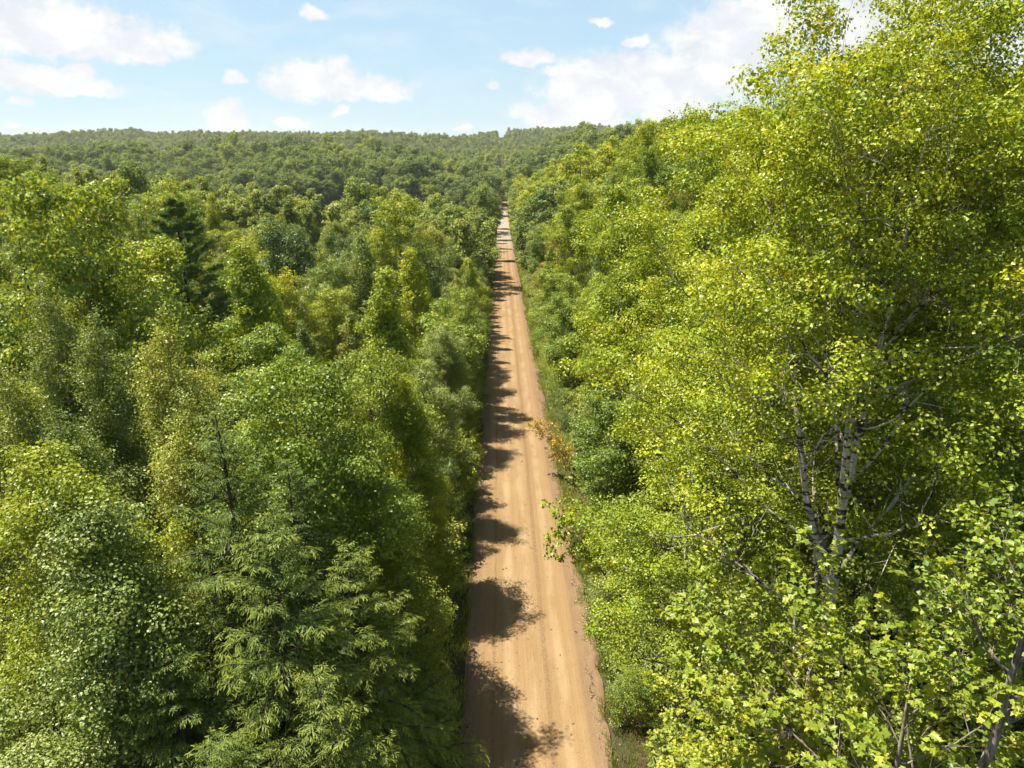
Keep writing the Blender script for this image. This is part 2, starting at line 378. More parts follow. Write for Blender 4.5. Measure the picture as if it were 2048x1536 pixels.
# ------------------------------------------------------------------ species
def broadleaf(seed, H, rad, crown0=.25, n1=26, n2=7, n3=6, nl=16, size=.09, kind='quad', shape='oval', ang=58, up=.35,
              r=.16, lean=(0, 0), leafm='oak', barkm='grey', twigs=True, upn=.8, droop=.2, jit=.05, flat=None, lay=1.0, fork=0, sides=7, clump=0, squash=.65, rough=.38, openside=None):
    rng = np.random.default_rng(seed)
    P0, R0 = trunk_line(rng, H, r, 14, lean, .03 * H / 10)
    wood = [tubes(P0, R0, sides + 2)]
    if fork:
        F1, Fr, _, _ = grow(rng, P0, R0, fork, .30, .55, 24, 5, lambda t, i: H * (1 - t) * .92, 10, .45, .06, .8, tip=.12)
        wood.append(tubes(F1, Fr, sides + 1))
    def Lf(t, i):
        q = np.clip((t - crown0) / (1 - crown0), 0, 1)
        if shape == 'cone': s = (1 - q) ** .75 * (.55 + .45 * np.minimum(q * 6, 1)) + .10
        elif shape == 'round': s = np.sqrt(np.clip(1 - (1.7 * q - .75) ** 2, .08, 1))
        elif shape == 'vase': s = .45 + .55 * np.sin(np.pi * np.clip(q * .8 + .12, 0, 1))
        else: s = np.sin(np.pi * np.clip(q * .83 + .14, 0, 1)) ** .8 + .08
        return rad * s
    angf = lambda t: ang - 26 * np.clip((t - crown0) / (1 - crown0), 0, 1)
    P1, R1, t1, _ = grow(rng, P0, R0, n1, crown0, .985, angf, 8, Lf, 9, up, .15, .42)
    if fork:
        F2, Fr2, _, _ = grow(rng, F1, Fr, int(n1 * .7), .22, .97, 52, 9, lambda t, i: rad * .72 * (np.sin(np.pi * np.clip(t * .8 + .15, 0, 1)) + .1), 9, up, .15, .42)
        P1 = np.concatenate([P1, F2]); R1 = np.concatenate([R1, Fr2])
    wood.append(tubes(P1, R1, max(4, sides - 2)))
    len1 = np.linalg.norm(P1[:, -1] - P1[:, 0], axis=1)
    P2, R2, _, i2 = grow(rng, P1, R1, n2, .38 if clump else .22, 1., 46, 11, lambda t, i: len1[i] * .50 * (1.08 - .6 * t) + .15, 5, up * .6, .14, .6, flat=flat, wt=.8)
    if twigs: wood.append(tubes(P2, R2, 3 if sides < 8 else 4))
    len2 = np.linalg.norm(P2[:, -1] - P2[:, 0], axis=1)
    if n3:
        P3, R3, _, _ = grow(rng, P2, R2, n3, .15, 1., 44, 14, lambda t, i: len2[i] * .46 * (1.1 - .5 * t) + .12, 4, up * .4, .16, .6, flat=flat, wt=.7)
        if twigs and sides > 8: wood.append(tubes(P3, np.maximum(R3, .003), 3))
    else:
        P3 = P2
    if clump: V, F, tn = clump_leaves(rng, P3, nl, size, clump, kind, squash, rough=rough)
    else: V, F, tn = leaves(rng, P3, nl, size, kind, t0=.35, droop=droop, upn=upn, jit=jit, lay=lay)
    if openside:        # shaded-out lower limbs on one side carry few leaves
        az0, half, ztop, left = openside
        k_ = len(LEAF[kind][0]); f_ = len(LEAF[kind][1]); c_ = V.reshape(-1, k_, 3).mean(1)
        da = np.abs((np.arctan2(c_[:, 1], c_[:, 0]) - az0 + np.pi) % (2 * np.pi) - np.pi)
        gone = (da < half) & (c_[:, 2] < ztop + rng.normal(0, .6, len(c_))) & (c_[:, 2] > 3) & (rng.random(len(c_)) > left) \
            & (np.hypot(c_[:, 0], c_[:, 1]) < 5.2)
        kp = ~gone
        V = V.reshape(-1, k_, 3)[kp].reshape(-1, 3); tn = tn.reshape(-1, f_)[kp].ravel()
        F = (LEAF[kind][1][None] + (np.arange(kp.sum()) * k_)[:, None, None]).reshape(-1, 3)
    wv, wf = join(wood)
    return dict(wood=(wv, wf), leaf=(V, F, tn), leafm=leafm, barkm=barkm)

def hemlock(seed, H, rad, n1=130, n2=22, n3=7, size=.13, r=.15, leafm='hemlock', power=.8, lean=(0, 0), dead=False):
    rng = np.random.default_rng(seed)
    P0, R0 = trunk_line(rng, H, r, 16, lean, .02)
    P0[0, -1, :2] += rng.normal(0, .25, 2)
    wood = [tubes(P0, R0, 7)]
    Lf = lambda t, i: rad * ((1 - t) ** power * np.minimum(1, .6 + t * 2.2)) + .22
    P1, R1, t1, _ = grow(rng, P0, R0, n1, .06, .99, lambda t: 88 - 48 * t ** 2, 9, Lf, 8, lambda s: .18 - .95 * s, .07, .4)
    wood.append(tubes(P1, R1, 4))
    l1 = np.linalg.norm(P1[:, -1] - P1[:, 0], axis=1)
    P2, R2, t2, _ = grow(rng, P1, R1, n2, .14, 1., 52, 8, lambda t, i: l1[i] * .40 * (1.15 - .95 * t) + .10, 5, lambda s: -.15 - .75 * s, .07, .6, flat=.16, wt=.8)
    P3, R3, t3, i3 = grow(rng, P2, R2, n3, .08, 1., 44, 9, lambda t, i: size * (1.25 - .5 * t), 3, -.35, .08, .6, flat=.2, wt=.9)
    # every twig becomes one narrow feathery blade; tips carry the paler new growth
    d = P3[:, -1] - P3[:, 0]; Ln = np.linalg.norm(d, axis=1, keepdims=True); ax = unit(d)
    nr = np.tile([0, 0, 1.], (len(ax), 1)) + rng.normal(0, .35, ax.shape); nr = unit(nr - (nr * ax).sum(1, keepdims=True) * ax); b = np.cross(nr, ax)
    tv, tf = LEAF['strip']
    V = P3[:, :1] + (Ln * 1.25)[:, None] * (tv[None, :, :1] * ax[:, None] + tv[None, :, 1:2] * b[:, None] * .95 + tv[None, :, 2:] * nr[:, None])
    F = tf[None] + (np.arange(len(ax)) * len(tv))[:, None, None]
    tn = .10 + .50 * t2[i3] + .24 * t3 + rng.normal(0, .10, len(ax))
    # the twigs themselves as blades, so the sprays hang together
    d2 = P2[:, -1] - P2[:, 0]; L2 = np.linalg.norm(d2, axis=1, keepdims=True); a2 = unit(d2)
    n2_ = unit(np.tile([0, 0, 1.], (len(a2), 1)) + rng.normal(0, .2, a2.shape)); n2_ = unit(n2_ - (n2_ * a2).sum(1, keepdims=True) * a2); b2 = np.cross(n2_, a2)
    V2 = P2[:, :1] + L2[:, None] * (tv[None, :, :1] * a2[:, None] + tv[None, :, 1:2] * b2[:, None] * .35 + tv[None, :, 2:] * n2_[:, None] * .6)
    F2 = tf[None] + (np.arange(len(a2)) * len(tv))[:, None, None] + V.shape[0] * 4
    Vv = np.concatenate([V.reshape(-1, 3), V2.reshape(-1, 3)]); Ff = np.concatenate([F.reshape(-1, 3), F2.reshape(-1, 3)])
    tn = np.clip(np.concatenate([np.repeat(tn, 2), np.repeat(.30 + .2 * t2, 2)]), 0, 1)
    return dict(wood=join(wood), leaf=(Vv, Ff, tn), leafm=leafm, barkm='dark')

def pine(seed, H, rad, n1=60, n2=9, n3=5, nl=14, size=.22, r=.2):
    rng = np.random.default_rng(seed)
    P0, R0 = trunk_line(rng, H, r, 14, (0, 0), .02)
    wood = [tubes(P0, R0, 7)]
    Lf = lambda t, i: rad * ((1 - t) ** .7 * np.minimum(1, .5 + t * 2)) * (1 + .35 * np.sin(t * 60)) + .3
    P1, R1, _, _ = grow(rng, P0, R0, n1, .15, .985, lambda t: 84 - 38 * t ** 2, 7, Lf, 7, .25, .07, .4)
    wood.append(tubes(P1, R1, 4))
    l1 = np.linalg.norm(P1[:, -1] - P1[:, 0], axis=1)
    P2, R2, _, _ = grow(rng, P1, R1, n2, .35, 1., 45, 10, lambda t, i: l1[i] * .34 * (1.1 - .6 * t) + .12, 4, .35, .1, .6, flat=.25)
    P3, R3, _, _ = grow(rng, P2, R2, n3, .3, 1., 40, 14, lambda t, i: 0 * t + .22, 3, .5, .1, .6)
    V, F, tn = leaves(rng, P3, nl, size, 'strip', droop=-.25, upn=.3, jit=.03, along=.8, lay=1.4)
    return dict(wood=join(wood), leaf=(V, F, tn), leafm='pine', barkm='dark')


def tri_count(d): return len(d['leaf'][1]) + 2 * len(d['wood'][1])
TRIS = [0]
class Proto: pass
def proto(d, name, single=False):
    p = Proto(); TRIS[0] += tri_count(d)
    wv, wf = d['wood']; lv, lf, tn = d['leaf']
    p.h = lv[:, 2].max(); p.r = np.percentile(np.hypot(lv[:, 0], lv[:, 1]), 90)
    if single:
        V = np.concatenate([lv, wv]); fm = np.concatenate([np.zeros(len(lf), int), np.ones(len(wf), int)])
        p.mesh = mesh_from(name, V, [lf, wf + len(lv)], [L[d['leafm']], B[d['barkm']]], np.concatenate([tn, np.full(len(wf), .5)]), fm)
    else:
        p.wood = mesh_from(name + '_trunk', wv, [wf], [B[d['barkm']]], smooth=True)
        p.crown = mesh_from(name + '_crown', lv, [lf], [L[d['leafm']]], tn)
    return p

def tag(o, label=None, cat=None, group=None, kind=None):
    for k, v in (('label', label), ('category', cat), ('group', group), ('kind', kind)):
        if v is not None: o[k] = v
    return o

COUNT = {}
def plant(p, name, x, y, label, cat, group=None, rz=0., s=1., sh=1., dz=0., tilt=0.):
    e = bpy.data.objects.new(name, None); col.objects.link(e)
    e.location = (x, y, float(terrain(x, y)) - .05 + dz); e.rotation_euler = (tilt * math.sin(rz), tilt * math.cos(rz), rz); e.scale = (s, s, s * sh)
    e.empty_display_size = .3
    tag(e, label, cat, group)
    for nm, me in (('trunk', p.wood), ('crown', p.crown)):
        c = bpy.data.objects.new(nm, me); c.parent = e; col.objects.link(c)
    return e

def mesh_obj(name, me, parent=None):
    o = bpy.data.objects.new(name, me); col.objects.link(o)
    if parent: o.parent = parent
    return o


# ------------------------------------------------------------------ ground sheet
def spaced(lo, hi, fine, near, growth):
    """coordinates dense within +-near of 0, growing outwards"""
    out = [0.0]; s = fine
    while out[-1] < max(abs(lo), hi):
        if out[-1] > near: s *= growth
        out.append(out[-1] + s)
    a = np.array(out); a = np.concatenate([-a[:0:-1], a])
    return a[(a >= lo - 1e-6) & (a <= hi + 1e-6)]
gx = spaced(-2700, 2700, .4, 9, 1.11)
gy = spaced(-90, 3400, 1.5, 60, 1.025)
X, Y = np.meshgrid(gx, gy, indexing='ij')
Z = terrain(X, Y)
nx, ny = X.shape
gi = np.arange(nx * ny).reshape(nx, ny)
gq = np.stack([gi[:-1, :-1], gi[1:, :-1], gi[1:, 1:], gi[:-1, 1:]], -1).reshape(-1, 4)
mg, t = new_mat('forest_floor')
p = t.n('ShaderNodeTexCoord').outputs['Object']
n1 = t.noise(p, .35, 5, .6); n2 = t.noise(p, 2.5, 5, .65); n3 = t.noise(p, 14.0, 3, .6)
c = t.rgb(t.ss(n1, .40, .62), (.060, .044, .026, 1), (.050, .070, .022, 1))
c = t.rgb(t.m('MULTIPLY', t.ss(n2, .45, .7), .7), c, (.095, .080, .040, 1))
c = t.rgb(t.m('MULTIPLY', t.ss(n3, .5, .75), .5), c, (.035, .028, .018, 1))
d = t.n('ShaderNodeBsdfDiffuse', Color=c)
bm = t.n('ShaderNodeBump', Height=t.m('ADD', n2, n3), Strength=.8, Distance=.15)
t.t.links.new(bm.outputs[0], d.inputs['Normal'])
t.n('ShaderNodeOutputMaterial', Surface=d.outputs[0])
ground = mesh_obj('ground', mesh_from('ground', np.stack([X, Y, Z], -1).reshape(-1, 3), [gq], [mg], smooth=True))
tag(ground, 'brown leaf-littered forest floor under the trees', kind='structure')

# ------------------------------------------------------------------ the dirt road
def road_edge(y, s):
    return s * (2.80 + .24 * vnoise(y, 0 * y + s * 7, 5, 11) + .12 * vnoise(y, 0 * y + s * 7, .9, 12))
ry = np.concatenate([np.arange(-12, 60, .22), np.arange(60, 160, .6), np.arange(160, 500, 2), np.arange(500, 985, 6.)])
u = np.linspace(-1, 1, 71)
le, ri = road_edge(ry, -1), road_edge(ry, 1)
RX = le[:, None] + (ri - le)[:, None] * (u[None] + 1) / 2
RY = np.broadcast_to(ry[:, None], RX.shape)
def rut(x, c, wd, d): return -d * np.exp(-((x - c) / wd) ** 2)
mean = .12 * vnoise(RY, 0 * RY, 22, 21)
relief = .05 * (1 - (RX / 2.8) ** 2) + rut(RX, -1.15 + mean, .28, .016) + rut(RX, .35 + mean, .30, .018) + rut(RX, -.35 - mean, .2, .006) \
    + rut(RX, 1.35 - mean, .2, .014) + .030 * np.exp(-((RX - 2.05 - mean) / .16) ** 2) + .022 * np.exp(-((RX + 1.95 + mean) / .16) ** 2) + .018 * np.exp(-((RX - .95 - mean) / .12) ** 2)
relief += .006 * vnoise(RX * 14, RY, 1.6, 23) + .010 * vnoise(RX, RY, .35, 24) * (.25 + sstep(np.abs(RX), 1.8, 2.6)) + .05 * vnoise(RX, RY, .45, 25) * sstep(np.abs(RX), 2.05, 2.6) + .03 * vnoise(RX, RY, .22, 26) * sstep(np.abs(RX), 2.1, 2.6)
RZ = zroad(RY) + relief - .10 * sstep(np.abs(RX) / np.where(RX < 0, -le[:, None], ri[:, None]), .93, 1.0)
rn, rm = RX.shape
ri_ = np.arange(rn * rm).reshape(rn, rm)
rq = np.stack([ri_[:-1, :-1], ri_[:-1, 1:], ri_[1:, 1:], ri_[1:, :-1]], -1).reshape(-1, 4)
mr, t = new_mat('sandy_road')
p = t.n('ShaderNodeTexCoord').outputs['Object']
sx = t.n('ShaderNodeSeparateXYZ', Vector=p)
st1 = t.noise(t.vm('MULTIPLY', p, (3.0, .010, 0)), 1.0, 4, .6)
st2 = t.noise(t.vm('MULTIPLY', p, (14.0, .03, 0)), 1.0, 3, .6)
bl = t.noise(t.vm('MULTIPLY', p, (.8, .22, 0)), 1.0, 5, .65)
gr = t.noise(p, 15.0, 5, .75)
gr2 = t.noise(p, 48.0, 3, .7)
c = t.rgb(t.ss(st1, .15, .90), (.188, .116, .053, 1), (.250, .170, .092, 1))
c = t.rgb(t.m('MULTIPLY', t.ss(st2, .48, .80), .30), c, (.140, .080, .038, 1))
c = t.rgb(t.m('MULTIPLY', t.ss(bl, .42, .70), .5), c, (.265, .186, .105, 1))
wob = t.m('MULTIPLY', t.m('SUBTRACT', t.noise(t.vm('MULTIPLY', p, (0, .09, 0)), 1.0, 3, .6), .5), .35)
xw = t.m('ADD', sx.outputs[0], wob)
for (cx_, wd_) in ((-1.5, .14), (.70, .24)):     # windrows of coarser stone between the wheel tracks
    ln_ = t.ss(t.m('ABSOLUTE', t.m('SUBTRACT', xw, cx_)), wd_, 0.0)
    c = t.rgb(t.m('MULTIPLY', ln_, t.m('MULTIPLY', t.ss(gr, .36, .60), t.ss(bl, .25, .7, .25, .8))), c, (.100, .060, .034, 1))
for (cx_, wd_) in ((-.80, .42), (.10, .38), (1.30, .34)):                 # packed, paler wheel tracks
    ln_ = t.ss(t.m('ABSOLUTE', t.m('SUBTRACT', xw, cx_)), wd_, .05)
    c = t.rgb(t.m('MULTIPLY', ln_, t.m('MULTIPLY', t.ss(bl, .30, .60), .55)), c, (.310, .222, .130, 1))
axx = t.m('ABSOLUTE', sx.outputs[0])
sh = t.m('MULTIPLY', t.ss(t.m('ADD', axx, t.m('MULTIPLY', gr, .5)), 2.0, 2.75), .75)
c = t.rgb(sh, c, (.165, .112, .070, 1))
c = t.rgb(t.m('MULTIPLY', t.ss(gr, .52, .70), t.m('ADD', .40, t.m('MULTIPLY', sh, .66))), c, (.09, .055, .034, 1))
c = t.rgb(t.m('MULTIPLY', t.ss(gr2, .60, .80), .45), c, (.32, .245, .16, 1))
low = t.m('MULTIPLY', t.ss(sx.outputs[1], 190, 300), t.ss(sx.outputs[1], 480, 420))
c = t.rgb(t.m('MULTIPLY', low, .75), c, (.29, .25, .20, 1))
wet = t.noise(t.vm('MULTIPLY', p, (1.6, .03, 0)), 1.0, 3, .6)
wm = t.m('MULTIPLY', t.m('MULTIPLY', t.ss(sx.outputs[1], 330, 350), t.ss(sx.outputs[1], 440, 415)), t.m('MULTIPLY', t.ss(wet, .50, .56), t.ss(sx.outputs[0], .6, -.4)))
c = t.rgb(wm, c, (.16, .19, .18, 1))
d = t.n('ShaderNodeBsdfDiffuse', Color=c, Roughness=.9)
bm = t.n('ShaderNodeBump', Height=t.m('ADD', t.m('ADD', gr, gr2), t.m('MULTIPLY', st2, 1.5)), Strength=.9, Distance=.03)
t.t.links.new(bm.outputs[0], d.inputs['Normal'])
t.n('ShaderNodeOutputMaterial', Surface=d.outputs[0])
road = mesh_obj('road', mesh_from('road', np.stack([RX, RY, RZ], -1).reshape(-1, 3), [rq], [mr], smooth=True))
tag(road, 'straight sandy dirt road with wheel tracks running down the slope', kind='structure')

# loose stones along the shoulders
rng = np.random.default_rng(5)
n = 12000
yy = 10 + 110 * rng.random(n) ** 1.6
sd = np.where(rng.random(n) < .68, 1, -1)
xx = sd * (2.35 + np.abs(rng.normal(0, .33, n))) ; xx = np.where(rng.random(n) < .22, rng.uniform(-2.4, 2.4, n), xx)
zz = np.where(np.abs(xx) < 2.62, zroad(yy) + .05 * (1 - (xx / 2.8) ** 2), terrain(xx, yy) + .01)
octv = np.array([[1, 0, 0], [-1, 0, 0], [0, 1, 0], [0, -1, 0], [0, 0, .7], [0, 0, -.7]], float)
octf = np.array([[0, 2, 4], [2, 1, 4], [1, 3, 4], [3, 0, 4], [2, 0, 5], [1, 2, 5], [3, 1, 5], [0, 3, 5]])
ss_ = (.012 + .050 * rng.random(n) ** 4)[:, None, None]
SV = np.stack([xx, yy, zz], -1)[:, None] + octv[None] * ss_ * rng.uniform(.6, 1.3, (n, 6, 1))
SF = octf[None] + (np.arange(n) * 6)[:, None, None]
ms, t = new_mat('road_stone')
a = t.n('ShaderNodeAttribute', dict(attribute_name='tint')).outputs['Fac']
d = t.n('ShaderNodeBsdfDiffuse', Color=t.ramp(a, [(0, (.085, .055, .036)), (.5, (.17, .115, .072)), (1, (.27, .20, .14))]))
t.n('ShaderNodeOutputMaterial', Surface=d.outputs[0])
TRIS[0] += n * 8
gravel = mesh_obj('gravel', mesh_from('gravel', SV.reshape(-1, 3), [SF.reshape(-1, 3)], [ms], np.repeat(rng.random(n), 8)))
tag(gravel, 'loose reddish stones scattered along the road shoulders', 'gravel', kind='stuff')

# grass on the verges and in the clearing
def grass(name, label, x, y, h, wd, seed, lean=.35):
    rng = np.random.default_rng(seed); n = len(x); z = np.maximum(terrain(x, y), np.where(np.abs(x) < 2.8, zroad(y) - .06, -99)) - .02
    a = rng.random(n) * 6.283; h = h * rng.uniform(.55, 1.25, n)
    tip = np.stack([np.cos(a), np.sin(a)], -1) * (h * lean * rng.random(n))[:, None]
    sd = np.stack([-np.sin(a), np.cos(a)], -1) * (wd * rng.uniform(.6, 1.3, n))[:, None]
    b = np.stack([x, y], -1)
    V = np.zeros((n, 5, 3))
    V[:, 0, :2] = b - sd; V[:, 1, :2] = b + sd; V[:, 0, 2] = V[:, 1, 2] = z
    V[:, 2, :2] = b + tip * .4 + sd * .7; V[:, 3, :2] = b + tip * .4 - sd * .7; V[:, 2, 2] = V[:, 3, 2] = z + h * .6
    V[:, 4, :2] = b + tip; V[:, 4, 2] = z + h
    F = np.array([[0, 1, 2], [0, 2, 3], [3, 2, 4]])[None] + (np.arange(n) * 5)[:, None, None]
    TRIS[0] += n * 3
    tn = np.clip(rng.normal(.42, .2, n) + .3 * vnoise(x, y, 3, 31), 0, 1)
    o = mesh_obj(name, mesh_from(name, V.reshape(-1, 3), [F.reshape(-1, 3)], [L['grass']], np.repeat(tn, 3)))
    return tag(o, label, 'grass', kind='stuff')
rng = np.random.default_rng(8)
n = 52000
y1 = 12 + 120 * rng.random(n) ** 1.35
x1 = np.where(rng.random(n) < .62, 2.55 + np.abs(rng.normal(0, 1.5, n)), -2.6 - np.abs(rng.normal(0, .8, n)))
keep = (vnoise(x1, y1, 1.1, 41) + .5 * sstep(np.abs(x1), 2.9, 3.6) > -.15)
grass('verge_grass', 'rough green grass along both edges of the dirt road', x1[keep], y1[keep], .34, .012, 9)
n = 26000
y1 = 130 + 260 * rng.random(n); x1 = np.where(rng.random(n) < .5, 1, -1) * (2.9 + 2.4 * rng.random(n))
grass('roadside_grass', 'distant pale grass strips beside the narrowing road', x1, y1, .6, .05, 10)

def in_clearing(x, y):
    e = ((x + 62) / (62 + 8 * vnoise(x, y, 17, 51))) ** 2 + ((y - 356 + .06 * x) / (50 + 9 * vnoise(x, y, 23, 52))) ** 2
    return e < 1
n = 80000
x1 = rng.uniform(-135, -4, n); y1 = rng.uniform(295, 420, n); k = in_clearing(x1, y1)
grass('meadow_grass', 'pale sunlit grass of the clearing left of the road', x1[k], y1[k], .8, .09, 11, .5)
print('ground', round(time.time() - T0, 1))


# ------------------------------------------------------------------ tree prototypes
PR = {}
def P_(key, d): PR[key] = proto(d, key)
# close-up trees
P_('aspen_big', broadleaf(101, 22.0, 6.2, .22, 27, 7, 2, 150, .080, 'quad', 'oval', 62, .40, .21, (-1.6, .3), 'aspen', 'aspen', fork=2, sides=9, clump=.50, squash=.55, rough=.42, openside=(-2.35, .55, 14.6, .16)))
P_('aspen_tall', broadleaf(102, 24.5, 6.0, .22, 34, 8, 2, 150, .080, 'quad', 'oval', 58, .45, .22, (-.6, .4), 'aspen', 'grey', sides=9, clump=.50, squash=.55, rough=.42))
P_('aspen_mid', broadleaf(103, 19.0, 4.6, .16, 32, 7, 2, 110, .10, 'quad', 'oval', 60, .42, .18, (-.6, 0), 'aspen', 'aspen', clump=.52, squash=.7, rough=.45))
P_('maple_near', broadleaf(104, 12.0, 4.6, .20, 24, 8, 5, 20, .112, 'maple', 'oval', 66, .22, .14, (-.3, 0), 'lime', 'grey', jit=.06, flat=.22, upn=1.3, droop=.3, lay=.8, sides=9))
P_('ash_near', broadleaf(111, 15.0, 1.6, .80, 12, 6, 4, 10, .10, 'quad', 'oval', 60, .35, .20, (.9, .2), 'maple', 'grey', jit=.06, sides=9))
P_('maple_green', broadleaf(105, 11.5, 3.3, .12, 28, 6, 2, 150, .098, 'quad', 'oval', 62, .30, .13, (0, 0), 'maple', 'grey', clump=.56, squash=.6))
P_('yellow_near', broadleaf(106, 12.0, 2.8, .12, 28, 6, 2, 130, .086, 'quad', 'oval', 54, .45, .12, (0, 0), 'yellow', 'grey', clump=.48, squash=.8))
P_('silver_near', broadleaf(107, 11.0, 3.0, .12, 26, 6, 2, 165, .083, 'quad', 'oval', 56, .42, .13, (0, 0), 'silver', 'grey', clump=.52, squash=.7))
P_('sapling_near', broadleaf(108, 14.5, 3.3, .10, 32, 7, 2, 96, .084, 'quad', 'cone', 46, .65, .10, (0, 0), 'sapling', 'aspen', clump=.44, squash=1.05, rough=.55))
P_('hemlock_a', hemlock(109, 13.0, 3.7, 120, 24, 14, .10))
P_('hemlock_b', hemlock(110, 9.0, 3.5, 100, 22, 14, .10, .10))
# middle distance
P_('aspen_m1', broadleaf(121, 17.0, 3.9, .18, 26, 5, 2, 86, 0.156, 'quad', 'oval', 58, .42, .15, (0, 0), 'aspen', 'aspen', twigs=False, clump=.66, squash=.8))
P_('aspen_m2', broadleaf(122, 15.5, 3.8, .12, 26, 5, 2, 75, 0.150, 'quad', 'cone', 50, .6, .12, (0, 0), 'aspen', 'aspen', twigs=False, clump=.56, squash=.9))
P_('maple_m1', broadleaf(123, 14.0, 4.0, .15, 22, 5, 2, 99, 0.162, 'quad', 'round', 64, .3, .15, (0, 0), 'maple', 'grey', twigs=False, clump=.80, squash=.48))
P_('oak_m1', broadleaf(124, 13.0, 4.2, .15, 22, 5, 2, 99, 0.168, 'quad', 'round', 66, .25, .17, (0, 0), 'oak', 'dark', twigs=False, clump=.84, squash=.62))
P_('oak_m2', broadleaf(125, 11.0, 3.4, .12, 20, 5, 2, 94, 0.150, 'quad', 'round', 64, .25, .15, (0, 0), 'oak', 'dark', twigs=False, clump=.72, squash=.62))
P_('silver_m1', broadleaf(126, 11.0, 3.1, .12, 20, 5, 2, 94, 0.144, 'quad', 'round', 60, .35, .12, (0, 0), 'silver', 'grey', twigs=False, clump=.66, squash=.7))
P_('sapling_m1', broadleaf(127, 13.0, 3.2, .08, 26, 5, 2, 62, 0.138, 'quad', 'cone', 46, .65, .09, (0, 0), 'sapling', 'aspen', twigs=False, clump=.50, squash=1.0, rough=.5))
P_('sapling_m2', broadleaf(128, 10.5, 3.2, .08, 22, 5, 2, 72, 0.142, 'quad', 'oval', 50, .6, .09, (0, 0), 'sapling', 'aspen', twigs=False, clump=.56, squash=.9, rough=.5))
P_('yellow_m1', broadleaf(129, 11.0, 3.2, .10, 22, 5, 2, 75, 0.144, 'quad', 'oval', 52, .45, .1, (0, 0), 'yellow', 'grey', twigs=False, clump=.56, squash=.8))
P_('bronze_m1', broadleaf(136, 11.5, 3.6, .12, 22, 5, 2, 84, .15, 'quad', 'round', 62, .3, .14, (0, 0), 'bronze', 'grey', twigs=False, clump=.72, squash=.55))
P_('pine_m1', pine(130, 18.5, 5.2, 70, 14, 5, 20, .25))
P_('hemlock_m1', hemlock(131, 13.0, 3.2, 62, 15, 6, .26, .14))
P_('poplar_lean', broadleaf(135, 7.0, 1.5, .35, 14, 5, 4, 10, .11, 'round', 'oval', 55, .3, .09, (-4.4, -.4), 'aspen', 'aspen', jit=.06, upn=.6))
P_('orange_m1', broadleaf(132, 4.2, 1.0, .3, 14, 5, 3, 9, .11, 'quad', 'oval', 55, .2, .05, (-3.2, 0), 'orange', 'grey', twigs=True, jit=.06))
P_('shrub_near', broadleaf(133, 2.8, 1.7, .02, 18, 6, 4, 14, .075, 'quad', 'round', 58, .35, .04, (0, 0), 'maple', 'grey', twigs=False, jit=.06))
P_('shrub_silver', broadleaf(134, 2.4, 1.5, .02, 18, 6, 4, 14, .07, 'quad', 'round', 58, .35, .04, (0, 0), 'silver', 'grey', twigs=False, jit=.06))
FAR = []
def far(key, d): FAR.append(proto(d, key, True))
far('far_round', broadleaf(141, 13.0, 4.3, .15, 16, 5, 0, 44, .34, 'clump', 'round', 66, .25, .2, (0, 0), 'fardark', 'dark', twigs=False, clump=0.95, sides=4))
far('far_round_low', broadleaf(142, 10.5, 3.8, .12, 14, 5, 0, 44, .31, 'clump', 'round', 64, .25, .2, (0, 0), 'far', 'dark', twigs=False, clump=0.85, sides=4))
far('far_oval', broadleaf(143, 15.0, 3.6, .15, 18, 5, 0, 40, .31, 'clump', 'oval', 58, .4, .2, (0, 0), 'far', 'grey', twigs=False, clump=0.8, sides=4))
far('far_cone', broadleaf(144, 14.0, 2.5, .08, 20, 5, 0, 36, .27, 'clump', 'oval', 50, .5, .15, (0, 0), 'far', 'grey', twigs=False, clump=0.65, sides=4))
far('far_cone_slim', broadleaf(145, 12.5, 2.0, .08, 20, 5, 0, 32, .25, 'clump', 'vase', 46, .5, .15, (0, 0), 'sapling', 'grey', twigs=False, clump=0.6, sides=4))
far('far_oak', broadleaf(146, 12.5, 4.6, .15, 16, 6, 0, 44, .34, 'clump', 'round', 68, .2, .2, (0, 0), 'fardark', 'dark', twigs=False, clump=1.0, sides=4))
far('far_aspen', broadleaf(147, 16.0, 3.8, .15, 18, 6, 0, 42, .28, 'clump', 'oval', 58, .4, .2, (0, 0), 'aspen', 'grey', twigs=False, clump=0.8, sides=4))
far('far_spruce', hemlock(148, 15.0, 3.0, 46, 10, 3, .6, .2, 'pine'))
far('bush', broadleaf(149, 2.6, 1.8, .03, 14, 5, 0, 16, .17, 'clump', 'round', 58, .35, .05, (0, 0), 'far', 'grey', twigs=False, clump=0.35, sides=4))
far('bush_light', broadleaf(150, 2.2, 1.6, .03, 14, 5, 0, 16, .15, 'clump', 'round', 58, .35, .05, (0, 0), 'sapling', 'grey', twigs=False, clump=0.32, sides=4))
FI = {n: i for i, n in enumerate(['round', 'round_low', 'oval', 'cone', 'slim', 'oak', 'aspen', 'spruce', 'bush', 'bush_light'])}
print('protos', round(time.time() - T0, 1), 'tris', TRIS[0])


